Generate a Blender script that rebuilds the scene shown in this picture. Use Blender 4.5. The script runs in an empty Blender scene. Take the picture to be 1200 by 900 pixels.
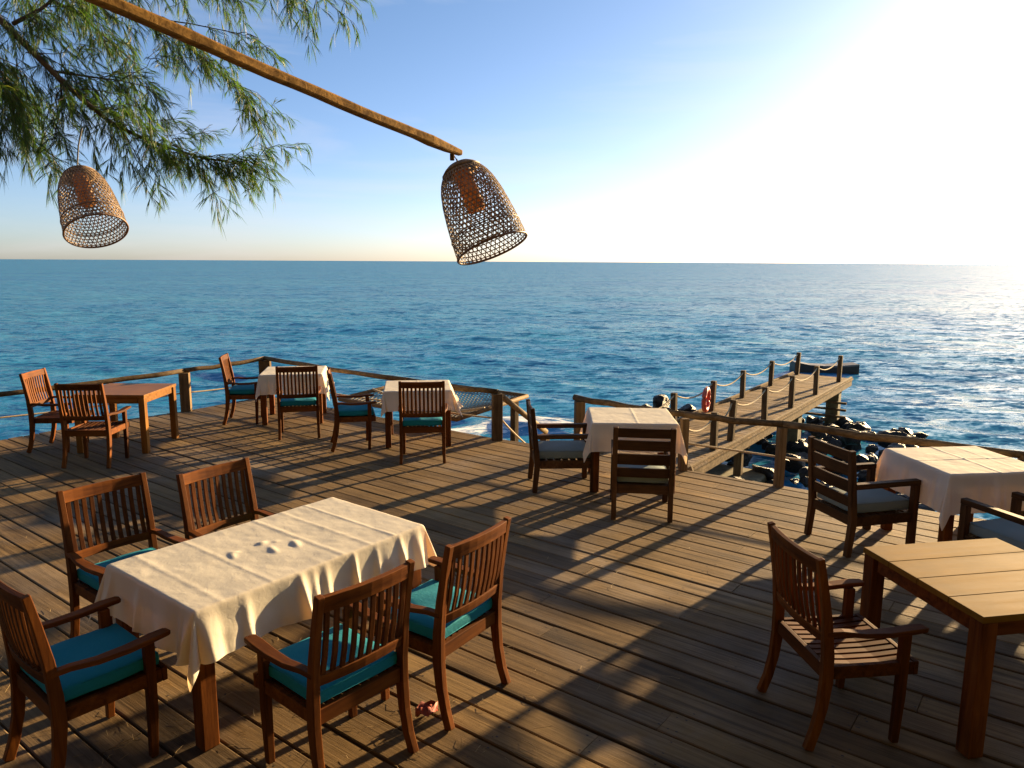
import bpy, bmesh, math, random
import numpy as np
from mathutils import noise
from mathutils import Vector, Matrix, Quaternion
R = math.radians
random.seed(7); rng = np.random.default_rng(7)
sc = bpy.context.scene
COL = sc.collection

# ------------------------------------------------------------------ camera
CAM_H, FPX = 2.40, 875.0
PITCH, ROLL = math.atan(143.5/FPX), R(0.2865)
cd = bpy.data.cameras.new('camera'); cam = bpy.data.objects.new('camera', cd); COL.objects.link(cam)
cd.sensor_width = 36; cd.sensor_fit = 'HORIZONTAL'; cd.lens = FPX/1200*36
cd.clip_start = .05; cd.clip_end = 60000
cam.matrix_world = Matrix.Translation((0, 0, CAM_H)) @ Matrix.Rotation(R(90)-PITCH, 4, 'X') @ Matrix.Rotation(ROLL, 4, 'Z')
sc.camera = cam
CM = cam.matrix_world.copy()
def at(px, py, Y):                       # a point of the photograph at depth Y (metres ahead)
    v = CM.to_3x3() @ Vector(((px-600)/FPX, -(py-450)/FPX, -1))
    return Vector((0, 0, CAM_H)) + v*(Y/v.y)
def ground(px, py, z=0.0):
    v = CM.to_3x3() @ Vector(((px-600)/FPX, -(py-450)/FPX, -1))
    return Vector((0, 0, CAM_H)) + v*((z-CAM_H)/v.z)

# ------------------------------------------------------------------ light
SUN_AZ, SUN_EL = R(46.3), R(10.3)        # azimuth counted from +X towards +Y
S = Vector((math.cos(SUN_EL)*math.cos(SUN_AZ), math.cos(SUN_EL)*math.sin(SUN_AZ), math.sin(SUN_EL)))
sd = bpy.data.lights.new('sun', 'SUN'); so = bpy.data.objects.new('sun', sd); COL.objects.link(so)
sd.energy = 5.0; sd.angle = R(0.9); sd.color = (1.0, .70, .36)
so.rotation_mode = 'QUATERNION'; so.rotation_quaternion = S.to_track_quat('Z', 'Y')
so.location = (20, 20, 10)
w = bpy.data.worlds.new('World'); sc.world = w; w.use_nodes = True
nt = w.node_tree; bg = nt.nodes['Background']
sky = nt.nodes.new('ShaderNodeTexSky'); sky.sky_type = 'NISHITA'; sky.sun_disc = False
sky.sun_elevation = SUN_EL; sky.sun_rotation = R(90)-SUN_AZ
sky.altitude = 0; sky.air_density = .64; sky.dust_density = .60; sky.ozone_density = 2.2
wc = nt.nodes.new('ShaderNodeTexCoord'); wm = nt.nodes.new('ShaderNodeMapping'); wm.inputs['Scale'].default_value = (1.6, 1.6, 11)
wn = nt.nodes.new('ShaderNodeTexNoise'); wn.inputs['Scale'].default_value = 1.5; wn.inputs['Detail'].default_value = 7; wn.inputs['Roughness'].default_value = .55; wn.inputs['Distortion'].default_value = .5
wr = nt.nodes.new('ShaderNodeMapRange'); wr.inputs[1].default_value = .46; wr.inputs[2].default_value = .78; wr.inputs[4].default_value = .34
wx = nt.nodes.new('ShaderNodeMix'); wx.data_type = 'RGBA'; wx.inputs[7].default_value = (4.6, 4.5, 4.5, 1)      # thin high cloud
wt = nt.nodes.new('ShaderNodeMix'); wt.data_type = 'RGBA'; wt.blend_type = 'MULTIPLY'; wt.inputs[0].default_value = 1; wt.inputs[7].default_value = (1.0, 1.0, 1.03, 1)
ws = nt.nodes.new('ShaderNodeSeparateXYZ'); nt.links.new(wc.outputs['Generated'], ws.inputs[0])
we = nt.nodes.new('ShaderNodeMapRange'); we.inputs[1].default_value = .02; we.inputs[2].default_value = .30; nt.links.new(ws.outputs['Z'], we.inputs[0])
wh = nt.nodes.new('ShaderNodeMix'); wh.data_type = 'RGBA'; wh.inputs[6].default_value = (1.03, .95, 1.0, 1); wh.inputs[7].default_value = (.99, 1.01, 1.03, 1)   # warm sea haze low down
nt.links.new(we.outputs[0], wh.inputs[0]); nt.links.new(wh.outputs[2], wt.inputs[7])
nt.links.new(wc.outputs['Generated'], wm.inputs[0]); nt.links.new(wm.outputs[0], wn.inputs['Vector']); nt.links.new(wn.outputs[0], wr.inputs[0]); nt.links.new(wr.outputs[0], wx.inputs[0])
nt.links.new(sky.outputs[0], wx.inputs[6]); nt.links.new(wx.outputs[2], wt.inputs[6]); nt.links.new(wt.outputs[2], bg.inputs[0]); bg.inputs[1].default_value = .050
sc.view_settings.view_transform = 'Standard'; sc.view_settings.look = 'None'
sc.view_settings.exposure = 2.06; sc.view_settings.gamma = 1
sc.render.engine = 'CYCLES'
sc.cycles.use_denoising = True
sc.cycles.max_bounces = 6; sc.cycles.transparent_max_bounces = 12
sc.cycles.sample_clamp_indirect = 6

# ------------------------------------------------------------------ node helpers
def mat(name):
    m = bpy.data.materials.new(name); m.use_nodes = True
    n = m.node_tree; b = n.nodes['Principled BSDF']
    return m, n, b
def N(n, t, **k):
    x = n.nodes.new(t)
    for a, v in k.items():
        if a.startswith('i_'):
            key = a[2:]; x.inputs[int(key) if key.isdigit() else key.replace('_', ' ')].default_value = v
        else: setattr(x, a, v)
    return x
def ramp(n, src, stops, interp='LINEAR'):
    r = n.nodes.new('ShaderNodeValToRGB'); r.color_ramp.interpolation = interp
    e = r.color_ramp.elements
    while len(e) < len(stops): e.new(.5)
    for s, (p, c) in zip(e, stops): s.position = p; s.color = c if len(c) == 4 else (*c, 1)
    n.links.new(src, r.inputs[0]); return r
def mixc(n, fac, a, b, mode='MIX'):
    x = n.nodes.new('ShaderNodeMix'); x.data_type = 'RGBA'; x.blend_type = mode
    for s, v in ((0, fac), (6, a), (7, b)):
        if hasattr(v, 'is_linked') or hasattr(v, 'links'): n.links.new(v, x.inputs[s])
        else: x.inputs[s].default_value = v if not isinstance(v, tuple) else (*v, 1) if len(v) == 3 else v
    return x.outputs[2]
def tex(n, scale, coord='Object', stretch=(1, 1, 1), detail=4, rough=.55, dist=0):
    tc = n.nodes.new('ShaderNodeTexCoord'); mp = n.nodes.new('ShaderNodeMapping')
    mp.inputs['Scale'].default_value = stretch
    n.links.new(tc.outputs[coord], mp.inputs[0])
    t = n.nodes.new('ShaderNodeTexNoise'); t.inputs['Scale'].default_value = scale
    t.inputs['Detail'].default_value = detail; t.inputs['Roughness'].default_value = rough; t.inputs['Distortion'].default_value = dist
    n.links.new(mp.outputs[0], t.inputs['Vector']); return t
def bump(n, b, src, strength, dist=.01, prev=None):
    x = n.nodes.new('ShaderNodeBump'); x.inputs['Strength'].default_value = strength; x.inputs['Distance'].default_value = dist
    n.links.new(src, x.inputs['Height'])
    if prev is not None: n.links.new(prev.outputs[0], x.inputs['Normal'])
    n.links.new(x.outputs[0], b.inputs['Normal']); return x

def wood(name, dark, light, axis='Z', rough=.45, scale=14, vary=.35, spec=.07, bmp=.25):
    m, n, b = mat(name)
    st = {'X': (.12, 1.6, 1.6), 'Y': (1.6, .12, 1.6), 'Z': (1.6, 1.6, .12)}[axis]
    g = tex(n, scale, stretch=st, detail=6, rough=.65, dist=.4)
    big = tex(n, 3.0, detail=3)
    c = ramp(n, g.outputs[0], [(.30, dark), (.68, light)])
    oi = n.nodes.new('ShaderNodeObjectInfo')
    v = N(n, 'ShaderNodeMapRange', i_3=1-vary, i_4=1+vary*.6); n.links.new(oi.outputs['Random'], v.inputs[0])
    v2 = N(n, 'ShaderNodeMapRange', i_1=.3, i_2=.7, i_3=.72, i_4=1.12); n.links.new(big.outputs[0], v2.inputs[0])
    mu = N(n, 'ShaderNodeMath', operation='MULTIPLY'); n.links.new(v.outputs[0], mu.inputs[0]); n.links.new(v2.outputs[0], mu.inputs[1])
    hs = n.nodes.new('ShaderNodeHueSaturation'); n.links.new(c.outputs[0], hs.inputs['Color']); n.links.new(mu.outputs[0], hs.inputs['Value'])
    n.links.new(hs.outputs[0], b.inputs['Base Color'])
    rr = N(n, 'ShaderNodeMapRange', i_3=rough-.1, i_4=rough+.15); n.links.new(g.outputs[0], rr.inputs[0]); n.links.new(rr.outputs[0], b.inputs['Roughness'])
    b.inputs['Specular IOR Level'].default_value = spec
    bump(n, b, g.outputs[0], bmp, .004)
    return m

M = {}
for ax in 'XYZ':
    M['teak'+ax] = wood('oiled teak '+ax, (.055, .015, .0035), (.185, .060, .010), ax, .62)
    M['brown'+ax] = wood('weathered brown hardwood '+ax, (.042, .019, .007), (.120, .058, .022), ax, .55)
    M['gold'+ax] = wood('golden bare wood '+ax, (.17, .086, .010), (.25, .136, .018), ax, .75, scale=9, vary=.1, spec=.08)
    M['orange'+ax] = wood('orange oiled wood '+ax, (.15, .060, .012), (.26, .115, .024), ax, .42, vary=.1)
    M['post'+ax] = wood('grey brown timber '+ax, (.070, .045, .022), (.20, .135, .070), ax, .7, bmp=.6)
    M['pier'+ax] = wood('weathered pier timber '+ax, (.13, .09, .05), (.34, .25, .14), ax, .75, bmp=.6)
    M['bamboo'+ax] = wood('rusty brown pole '+ax, (.09, .046, .012), (.30, .170, .046), ax, .8, scale=20, bmp=.8)

def cloth_mat(name, col, trans=.3, bump_s=.25):
    m, n, b = mat(name)
    a = tex(n, 5, detail=5); f = tex(n, 420, detail=2); cr = tex(n, 26, detail=4, dist=1.2)
    c = ramp(n, a.outputs[0], [(.3, tuple(x*.90 for x in col)), (.7, col)])
    n.links.new(c.outputs[0], b.inputs['Base Color']); b.inputs['Roughness'].default_value = .85
    b.inputs['Specular IOR Level'].default_value = .15
    p = bump(n, b, f.outputs[0], .12, .001); q = bump(n, b, cr.outputs[0], bump_s, .006, p)
    out = n.nodes['Material Output']
    t = n.nodes.new('ShaderNodeBsdfTranslucent'); t.inputs[0].default_value = (.86, .62, .36, 1) if trans else (0, 0, 0, 1)
    mx = n.nodes.new('ShaderNodeMixShader'); mx.inputs[0].default_value = trans
    n.links.new(b.outputs[0], mx.inputs[1]); n.links.new(t.outputs[0], mx.inputs[2]); n.links.new(mx.outputs[0], out.inputs[0])
    return m
M['linen'] = cloth_mat('cream table linen', (.88, .82, .67), .36)
M['teal'] = cloth_mat('teal canvas', (.010, .200, .270), 0, .35)
M['greyc'] = cloth_mat('grey green canvas', (.20, .25, .235), 0, .15)

def plain(name, col, rough=.6, metal=0, nscale=12, amt=.25, bmp=.2):
    m, n, b = mat(name)
    t = tex(n, nscale, detail=5)
    c = ramp(n, t.outputs[0], [(.3, tuple(x*(1-amt) for x in col)), (.7, tuple(min(1, x*(1+amt)) for x in col))])
    n.links.new(c.outputs[0], b.inputs['Base Color']); b.inputs['Roughness'].default_value = rough; b.inputs['Metallic'].default_value = metal
    bump(n, b, t.outputs[0], bmp, .01)
    return m
M['rope'] = plain('pale rope', (.42, .33, .20), .9, nscale=90)
M['netrope'] = plain('grey net rope', (.20, .17, .12), .9, nscale=90)
M['red'] = plain('faded red lifebuoy', (.50, .055, .03), .5)
M['white'] = plain('off white band', (.70, .68, .62), .6)
M['concrete'] = plain('mossy concrete', (.15, .135, .075), .85, nscale=5, amt=.5, bmp=.6)
M['hull'] = plain('dark pontoon rubber', (.018, .020, .024), .5)
M['hullband'] = plain('pontoon grey band', (.16, .16, .16), .6)
M['cane'] = plain('brown woven cane', (.22, .145, .080), .7, nscale=40, amt=.5)
M['canelight'] = plain('cane rim', (.14, .070, .030), .55, nscale=40)
M['cord'] = plain('dark cord', (.02, .018, .016), .7)
M['nail'] = plain('dark rusted fixing', (.035, .024, .016), .8, nscale=60)
M['shadehill'] = plain('dark shade slope', (.030, .042, .016), .9, nscale=1.5, amt=.6, bmp=1)  # for the unseen slope added to block sky light from behind
M['leafred'] = plain('dry red leaf', (.32, .06, .035), .7, nscale=60)
M['bark'] = plain('dark casuarina bark', (.055, .040, .028), .9, nscale=25, amt=.5, bmp=.8)
M['straw'] = plain('fallen dry needle', (.30, .21, .09), .8, nscale=50)
m, n, b = mat('amber bamboo tube')
t = tex(n, 20, stretch=(1.5, 1.5, .2)); c = ramp(n, t.outputs[0], [(.3, (.30, .13, .030)), (.7, (.48, .23, .065))])
n.links.new(c.outputs[0], b.inputs['Base Color']); b.inputs['Roughness'].default_value = .6
tr = n.nodes.new('ShaderNodeBsdfTranslucent'); tr.inputs[0].default_value = (.80, .36, .07, 1); mx = n.nodes.new('ShaderNodeMixShader'); mx.inputs[0].default_value = .33
n.links.new(b.outputs[0], mx.inputs[1]); n.links.new(tr.outputs[0], mx.inputs[2]); n.links.new(mx.outputs[0], n.nodes['Material Output'].inputs[0]); M['amber'] = m
# foliage
m, n, b = mat('casuarina needles')
geo = n.nodes.new('ShaderNodeNewGeometry')
c = ramp(n, geo.outputs['Random Per Island'], [(0, (.022, .048, .011)), (.5, (.043, .080, .016)), (.92, (.085, .125, .022)), (1, (.17, .12, .03))])
n.links.new(c.outputs[0], b.inputs['Base Color']); b.inputs['Roughness'].default_value = .5
tr = n.nodes.new('ShaderNodeBsdfTranslucent'); sc2 = mixc(n, 1.0, c.outputs[0], (1.5, 2.0, .9), 'MULTIPLY'); n.links.new(sc2, tr.inputs[0])
mx = n.nodes.new('ShaderNodeMixShader'); mx.inputs[0].default_value = .45
n.links.new(b.outputs[0], mx.inputs[1]); n.links.new(tr.outputs[0], mx.inputs[2]); n.links.new(mx.outputs[0], n.nodes['Material Output'].inputs[0]); M['needles'] = m
# wet rock
m, n, b = mat('wet dark boulder')
a = tex(n, 2.2, detail=6); f = tex(n, 9, detail=6, rough=.65)
c = ramp(n, a.outputs[0], [(.35, (.010, .009, .008)), (.55, (.024, .022, .018)), (.75, (.055, .047, .024))])
n.links.new(c.outputs[0], b.inputs['Base Color']); b.inputs['Roughness'].default_value = .50; b.inputs['Specular IOR Level'].default_value = .3
p = bump(n, b, f.outputs[0], .9, .06); M['rock'] = m
# shore ground
m, n, b = mat('dark wet shore')
a = tex(n, 1.2, detail=7); c = ramp(n, a.outputs[0], [(.3, (.020, .017, .013)), (.7, (.07, .057, .036))])
n.links.new(c.outputs[0], b.inputs['Base Color']); b.inputs['Roughness'].default_value = .7; bump(n, b, tex(n, 6, detail=6).outputs[0], .8, .08); M['shore'] = m
# deck boards
m, n, b = mat('weathered deck boards')
geo = n.nodes.new('ShaderNodeNewGeometry'); ri = geo.outputs['Random Per Island']
tc = n.nodes.new('ShaderNodeTexCoord'); off = N(n, 'ShaderNodeVectorMath', operation='SCALE'); 
comb = n.nodes.new('ShaderNodeCombineXYZ')
mm = N(n, 'ShaderNodeMath', operation='MULTIPLY', i_1=37.0); n.links.new(ri, mm.inputs[0]); n.links.new(mm.outputs[0], comb.inputs[0]); n.links.new(mm.outputs[0], comb.inputs[2])
add = N(n, 'ShaderNodeVectorMath', operation='ADD'); n.links.new(tc.outputs['Object'], add.inputs[0]); n.links.new(comb.outputs[0], add.inputs[1])
def dn(scale, st, detail=6, rough=.6, dist=0, src=add.outputs[0]):
    mp = n.nodes.new('ShaderNodeMapping'); mp.inputs['Scale'].default_value = st; n.links.new(src, mp.inputs[0])
    t = n.nodes.new('ShaderNodeTexNoise'); t.inputs['Scale'].default_value = scale; t.inputs['Detail'].default_value = detail
    t.inputs['Roughness'].default_value = rough; t.inputs['Distortion'].default_value = dist; n.links.new(mp.outputs[0], t.inputs['Vector']); return t.outputs[0]
grain = dn(11, (.10, 3.2, 1), 8, .72, .3); streak = dn(3.2, (.16, 2.4, 1), 5, .6, .6); patch = dn(1.1, (1, 1, 1), 5, .6, 0, tc.outputs['Object']); fine = dn(60, (.05, 2.2, 1), 3)
base = ramp(n, ri, [(0, (.110, .072, .034)), (.3, (.195, .128, .056)), (.6, (.155, .102, .048)), (.85, (.21, .140, .064)), (1, (.260, .175, .078))])
g1 = ramp(n, grain, [(.28, (.45, .43, .42)), (.55, (1, 1, 1)), (.8, (1.25, 1.22, 1.15))])
c1 = mixc(n, 1.0, base.outputs[0], g1.outputs[0], 'MULTIPLY')
s1 = ramp(n, streak, [(.28, (.25, .24, .24)), (.46, (1, 1, 1))])
c2 = mixc(n, .85, c1, s1.outputs[0], 'MULTIPLY')
p1 = ramp(n, patch, [(.32, (.62, .60, .60)), (.6, (1.08, 1.06, 1.02))])
c3 = mixc(n, 1.0, c2, p1.outputs[0], 'MULTIPLY')
wear = dn(.55, (1, 1.3, 1), 6, .62, .8, tc.outputs['Object']); wm_ = N(n, 'ShaderNodeMapRange', i_1=.48, i_2=.66, i_3=0, i_4=.55); n.links.new(wear, wm_.inputs[0])
hs_ = n.nodes.new('ShaderNodeHueSaturation'); hs_.inputs['Saturation'].default_value = .45; hs_.inputs['Value'].default_value = 1.05; n.links.new(c3, hs_.inputs['Color'])
c4 = mixc(n, wm_.outputs[0], c3, hs_.outputs[0])
n.links.new(c4, b.inputs['Base Color'])
rr = N(n, 'ShaderNodeMapRange', i_3=.62, i_4=.90); n.links.new(streak, rr.inputs[0]); n.links.new(rr.outputs[0], b.inputs['Roughness'])
b.inputs['Specular IOR Level'].default_value = .10
p = bump(n, b, grain, .55, .006); bump(n, b, fine, .25, .002, p); M['deck'] = m
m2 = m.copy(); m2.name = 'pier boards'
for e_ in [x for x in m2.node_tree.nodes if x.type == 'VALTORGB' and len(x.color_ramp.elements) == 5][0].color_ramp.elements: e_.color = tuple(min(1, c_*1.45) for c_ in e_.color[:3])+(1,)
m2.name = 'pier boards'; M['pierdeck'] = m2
# sea
m, n, b = mat('sea water')
tc = n.nodes.new('ShaderNodeTexCoord')
def sn(scale, st, detail=5, rough=.6, dist=.3):
    mp = n.nodes.new('ShaderNodeMapping'); mp.inputs['Scale'].default_value = st; mp.inputs['Rotation'].default_value = (0, 0, R(14)); n.links.new(tc.outputs['Object'], mp.inputs[0])
    t = n.nodes.new('ShaderNodeTexNoise'); t.inputs['Scale'].default_value = scale; t.inputs['Detail'].default_value = detail
    t.inputs['Roughness'].default_value = rough; t.inputs['Distortion'].default_value = dist; n.links.new(mp.outputs[0], t.inputs['Vector']); return t.outputs[0]
w1 = sn(.16, (.6, 1.4, 1), 6, .62); w2 = sn(.9, (.7, 1.3, 1), 6, .65); w3 = sn(.028, (.5, 1.5, 1), 5, .65); w4 = sn(4.5, (.8, 1.2, 1), 4)
hue = ramp(n, w3, [(.35, (.012, .160, .335)), (.65, (.026, .210, .350))])
at_f = n.nodes.new('ShaderNodeAttribute'); at_f.attribute_name = 'foam'
fn = sn(1.8, (.6, 1.7, 1), 9, .75, 1.2)
fa = N(n, 'ShaderNodeMath', operation='ADD'); n.links.new(at_f.outputs['Fac'], fa.inputs[0])
fs_ = N(n, 'ShaderNodeMapRange', i_1=.30, i_2=.70, i_3=.05, i_4=.95, clamp=False); n.links.new(fn, fs_.inputs[0]); n.links.new(fs_.outputs[0], fa.inputs[1])
fm = N(n, 'ShaderNodeMapRange', i_1=1.00, i_2=1.22, i_3=0, i_4=1); n.links.new(fa.outputs[0], fm.inputs[0])
cc = mixc(n, fm.outputs[0], hue.outputs[0], (.72, .75, .76))
n.links.new(cc, b.inputs['Base Color'])
ro = N(n, 'ShaderNodeMapRange', i_3=.16, i_4=.8); n.links.new(fm.outputs[0], ro.inputs[0]); n.links.new(ro.outputs[0], b.inputs['Roughness'])
b.inputs['IOR'].default_value = 1.24
geo = n.nodes.new('ShaderNodeNewGeometry')
def slope(scale, st, k, detail, rough, src=None):
    mp = n.nodes.new('ShaderNodeMapping'); mp.inputs['Scale'].default_value = st; mp.inputs['Rotation'].default_value = (0, 0, R(12)); n.links.new(tc.outputs['Object'], mp.inputs[0])
    t = n.nodes.new('ShaderNodeTexNoise'); t.inputs['Scale'].default_value = scale; t.inputs['Detail'].default_value = detail; t.inputs['Roughness'].default_value = rough; t.inputs['Distortion'].default_value = .25
    n.links.new(mp.outputs[0], t.inputs['Vector'])
    v = N(n, 'ShaderNodeVectorMath', operation='SUBTRACT'); v.inputs[1].default_value = (.5, .5, .5); n.links.new(t.outputs['Color'], v.inputs[0])
    q = N(n, 'ShaderNodeVectorMath', operation='MULTIPLY'); q.inputs[1].default_value = (k*.7, k, 0); n.links.new(v.outputs[0], q.inputs[0]); return q.outputs[0]
gust = N(n, 'ShaderNodeMapRange', i_1=.35, i_2=.65, i_3=.88, i_4=1.14); n.links.new(sn(.035, (.35, 1.6, 1), 6, .7), gust.inputs[0])
tot = None
for args in ((.13, (.9, 1.6, 1), .40, 3, .6), (.50, (.9, 1.7, 1), .75, 3, .6), (2.0, (.7, 1.5, 1), 1.7, 5, .66), (9, (.8, 1.2, 1), .60, 2, .5)):
    q = slope(*args)
    if tot is None: tot = q
    else:
        ad = N(n, 'ShaderNodeVectorMath', operation='ADD'); n.links.new(tot, ad.inputs[0]); n.links.new(q, ad.inputs[1]); tot = ad.outputs[0]
scl = N(n, 'ShaderNodeVectorMath', operation='SCALE'); n.links.new(tot, scl.inputs[0]); n.links.new(gust.outputs[0], scl.inputs['Scale'])
ad = N(n, 'ShaderNodeVectorMath', operation='ADD'); n.links.new(geo.outputs['Normal'], ad.inputs[0]); n.links.new(scl.outputs[0], ad.inputs[1])
nn_ = N(n, 'ShaderNodeVectorMath', operation='NORMALIZE'); n.links.new(ad.outputs[0], nn_.inputs[0]); up_ = N(n, 'ShaderNodeCombineXYZ', i_2=1.0)      # light scattered back out of the water depends less on the ripples than the mirror does
dh = N(n, 'ShaderNodeVectorMath', operation='SCALE'); dh.inputs['Scale'].default_value = .62; n.links.new(scl.outputs[0], dh.inputs[0])
da = N(n, 'ShaderNodeVectorMath', operation='ADD'); n.links.new(up_.outputs[0], da.inputs[0]); n.links.new(dh.outputs[0], da.inputs[1])
dn_ = N(n, 'ShaderNodeVectorMath', operation='NORMALIZE'); n.links.new(da.outputs[0], dn_.inputs[0]); n.links.new(dn_.outputs[0], b.inputs['Normal'])
b.inputs['Specular IOR Level'].default_value = 0; b.inputs['Roughness'].default_value = 1
for l in list(b.inputs['Roughness'].links): n.links.remove(l)
fr_ = N(n, 'ShaderNodeFresnel', i_0=1.333); n.links.new(nn_.outputs[0], fr_.inputs['Normal'])
fl = N(n, 'ShaderNodeMapRange', i_1=0.0, i_2=.9, i_3=.05, i_4=.44); n.links.new(fr_.outputs[0], fl.inputs[0])
fx = N(n, 'ShaderNodeMath', operation='MULTIPLY'); n.links.new(fl.outputs[0], fx.inputs[0])
iv = N(n, 'ShaderNodeMath', operation='SUBTRACT', i_0=1.0); n.links.new(fm.outputs[0], iv.inputs[1]); n.links.new(iv.outputs[0], fx.inputs[1])
gl_ = n.nodes.new('ShaderNodeBsdfGlossy'); gl_.inputs['Roughness'].default_value = .14; n.links.new(nn_.outputs[0], gl_.inputs['Normal'])
ms = n.nodes.new('ShaderNodeMixShader'); n.links.new(fx.outputs[0], ms.inputs[0]); n.links.new(b.outputs[0], ms.inputs[1]); n.links.new(gl_.outputs[0], ms.inputs[2]); n.links.new(ms.outputs[0], n.nodes['Material Output'].inputs[0])
M['sea'] = m

# ------------------------------------------------------------------ mesh builder
class MB:
    def __init__(s): s.v = []; s.f = []
    def add(s, vs, fs):
        o = len(s.v); s.v += [tuple(p) for p in vs]; s.f += [tuple(i+o for i in f) for f in fs]; return s
    def box(s, c, d, rz=0, ry=0, rx=0):
        m = Matrix.Translation(c) @ Matrix.Rotation(rz, 4, 'Z') @ Matrix.Rotation(ry, 4, 'Y') @ Matrix.Rotation(rx, 4, 'X')
        h = [x/2 for x in d]
        vs = [m @ Vector((sx*h[0], sy*h[1], sz*h[2])) for sz in (-1, 1) for sx, sy in ((-1, -1), (1, -1), (1, 1), (-1, 1))]
        return s.add(vs, [(3, 2, 1, 0), (4, 5, 6, 7), (0, 1, 5, 4), (1, 2, 6, 5), (2, 3, 7, 6), (3, 0, 4, 7)])
    def sweep(s, pts, secs, side=Vector((1, 0, 0))):
        """rectangular bar along pts; secs = (width along 'side', thickness) per point"""
        pts = [Vector(p) for p in pts]; rings = []; n = len(pts)
        for i, p in enumerate(pts):
            t = (pts[min(i+1, n-1)]-pts[max(i-1, 0)]).normalized()
            sd = (side - t*side.dot(t)).normalized(); up = t.cross(sd)
            a, bb = secs[i] if isinstance(secs, list) else secs
            rings.append([p+sd*a/2*x+up*bb/2*y for x, y in ((-1, -1), (1, -1), (1, 1), (-1, 1))])
        vs = [q for r in rings for q in r]; fs = [(3, 2, 1, 0)]
        for i in range(n-1):
            for j in range(4):
                a0 = i*4+j; a1 = i*4+(j+1) % 4; fs.append((a0, a1, a1+4, a0+4))
        o = (n-1)*4; fs.append((o, o+1, o+2, o+3))
        return s.add(vs, fs)
    def tube(s, pts, r, k=6, caps=True):
        pts = [Vector(p) for p in pts]; n = len(pts); vs = []; fs = []
        ref = Vector((0, 0, 1))
        for i, p in enumerate(pts):
            t = (pts[min(i+1, n-1)]-pts[max(i-1, 0)]).normalized()
            if abs(t.dot(ref)) > .95: rf = Vector((1, 0, 0))
            else: rf = ref
            a = t.cross(rf).normalized(); bb = a.cross(t)
            rad = r[i] if isinstance(r, (list, tuple)) else r
            for j in range(k):
                q = 2*math.pi*j/k; vs.append(p+(a*math.cos(q)+bb*math.sin(q))*rad)
        for i in range(n-1):
            for j in range(k): fs.append((i*k+j, i*k+(j+1) % k, (i+1)*k+(j+1) % k, (i+1)*k+j))
        if caps: fs.append(tuple(range(k))[::-1]); fs.append(tuple((n-1)*k+j for j in range(k)))
        return s.add(vs, fs)
    def build(s, name, m, parent=None, bevel=0, smooth=False, seg=2):
        me = bpy.data.meshes.new(name); me.from_pydata([tuple(p) for p in s.v], [], s.f); me.materials.append(m)
        bm = bmesh.new(); bm.from_mesh(me); bmesh.ops.recalc_face_normals(bm, faces=bm.faces); bm.to_mesh(me); bm.free()
        if smooth: me.polygons.foreach_set('use_smooth', [True]*len(me.polygons))
        o = bpy.data.objects.new(name, me); COL.objects.link(o); o.parent = parent
        if bevel:
            b = o.modifiers.new('bevel', 'BEVEL'); b.width = bevel; b.segments = seg; b.limit_method = 'ANGLE'; b.angle_limit = R(35)
        return o
def tag(o, label=None, cat=None, group=None, kind=None):
    for k, v in (('label', label), ('category', cat), ('group', group), ('kind', kind)):
        if v: o[k] = v
    return o
def thing(name, loc, rz, label, cat, group=None):
    o = bpy.data.objects.new(name, None); COL.objects.link(o); o.location = loc; o.rotation_euler = (0, 0, rz); o.empty_display_size = .1
    return tag(o, label, cat, group)
def dup(root, loc, rz, label):
    r = root.copy(); COL.objects.link(r); r.location = loc; r.rotation_euler = (0, 0, rz); r['label'] = label
    for ch in root.children:
        c = ch.copy(); COL.objects.link(c); c.parent = r
        for g in ch.children:
            d = g.copy(); COL.objects.link(d); d.parent = c
    return r

# ------------------------------------------------------------------ chairs
def cushion(w, d, h, z, mname, parent):
    me = bpy.data.meshes.new('seat_cushion'); bm = bmesh.new()
    bmesh.ops.create_cube(bm, size=1); bmesh.ops.subdivide_edges(bm, edges=bm.edges[:], cuts=7, use_grid_fill=True)
    for v in bm.verts:
        x, y, zz = v.co; ex, ey = abs(x)*2, abs(y)*2
        puff = (1-ex**4)*(1-ey**4)
        rad = 1-.03*(abs(zz)*2)**3*1
        v.co = Vector((x*w*rad, y*d*rad, zz*h*(.80+.30*puff)+.004*math.sin(x*9+y*7)))
    for v in bm.verts: v.co.z += z+h/2
    bm.to_mesh(me); bm.free(); me.materials.append(M[mname])
    me.polygons.foreach_set('use_smooth', [True]*len(me.polygons))
    o = bpy.data.objects.new('seat_cushion', me); COL.objects.link(o); o.parent = parent
    b = o.modifiers.new('round', 'BEVEL'); b.width = .016; b.segments = 3; b.limit_method = 'ANGLE'; b.angle_limit = R(50)
    pipe = MB()
    for sz in (z+.018, z+h-.016):
        hw, hd = w*.487, d*.487
        pipe.tube([(-hw, -hd, sz), (hw, -hd, sz), (hw, hd, sz), (-hw, hd, sz), (-hw, -hd, sz)], .005, 5, False)
    pipe.build('piping', M[mname], o, smooth=True)
    return o
CH = .255
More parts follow.
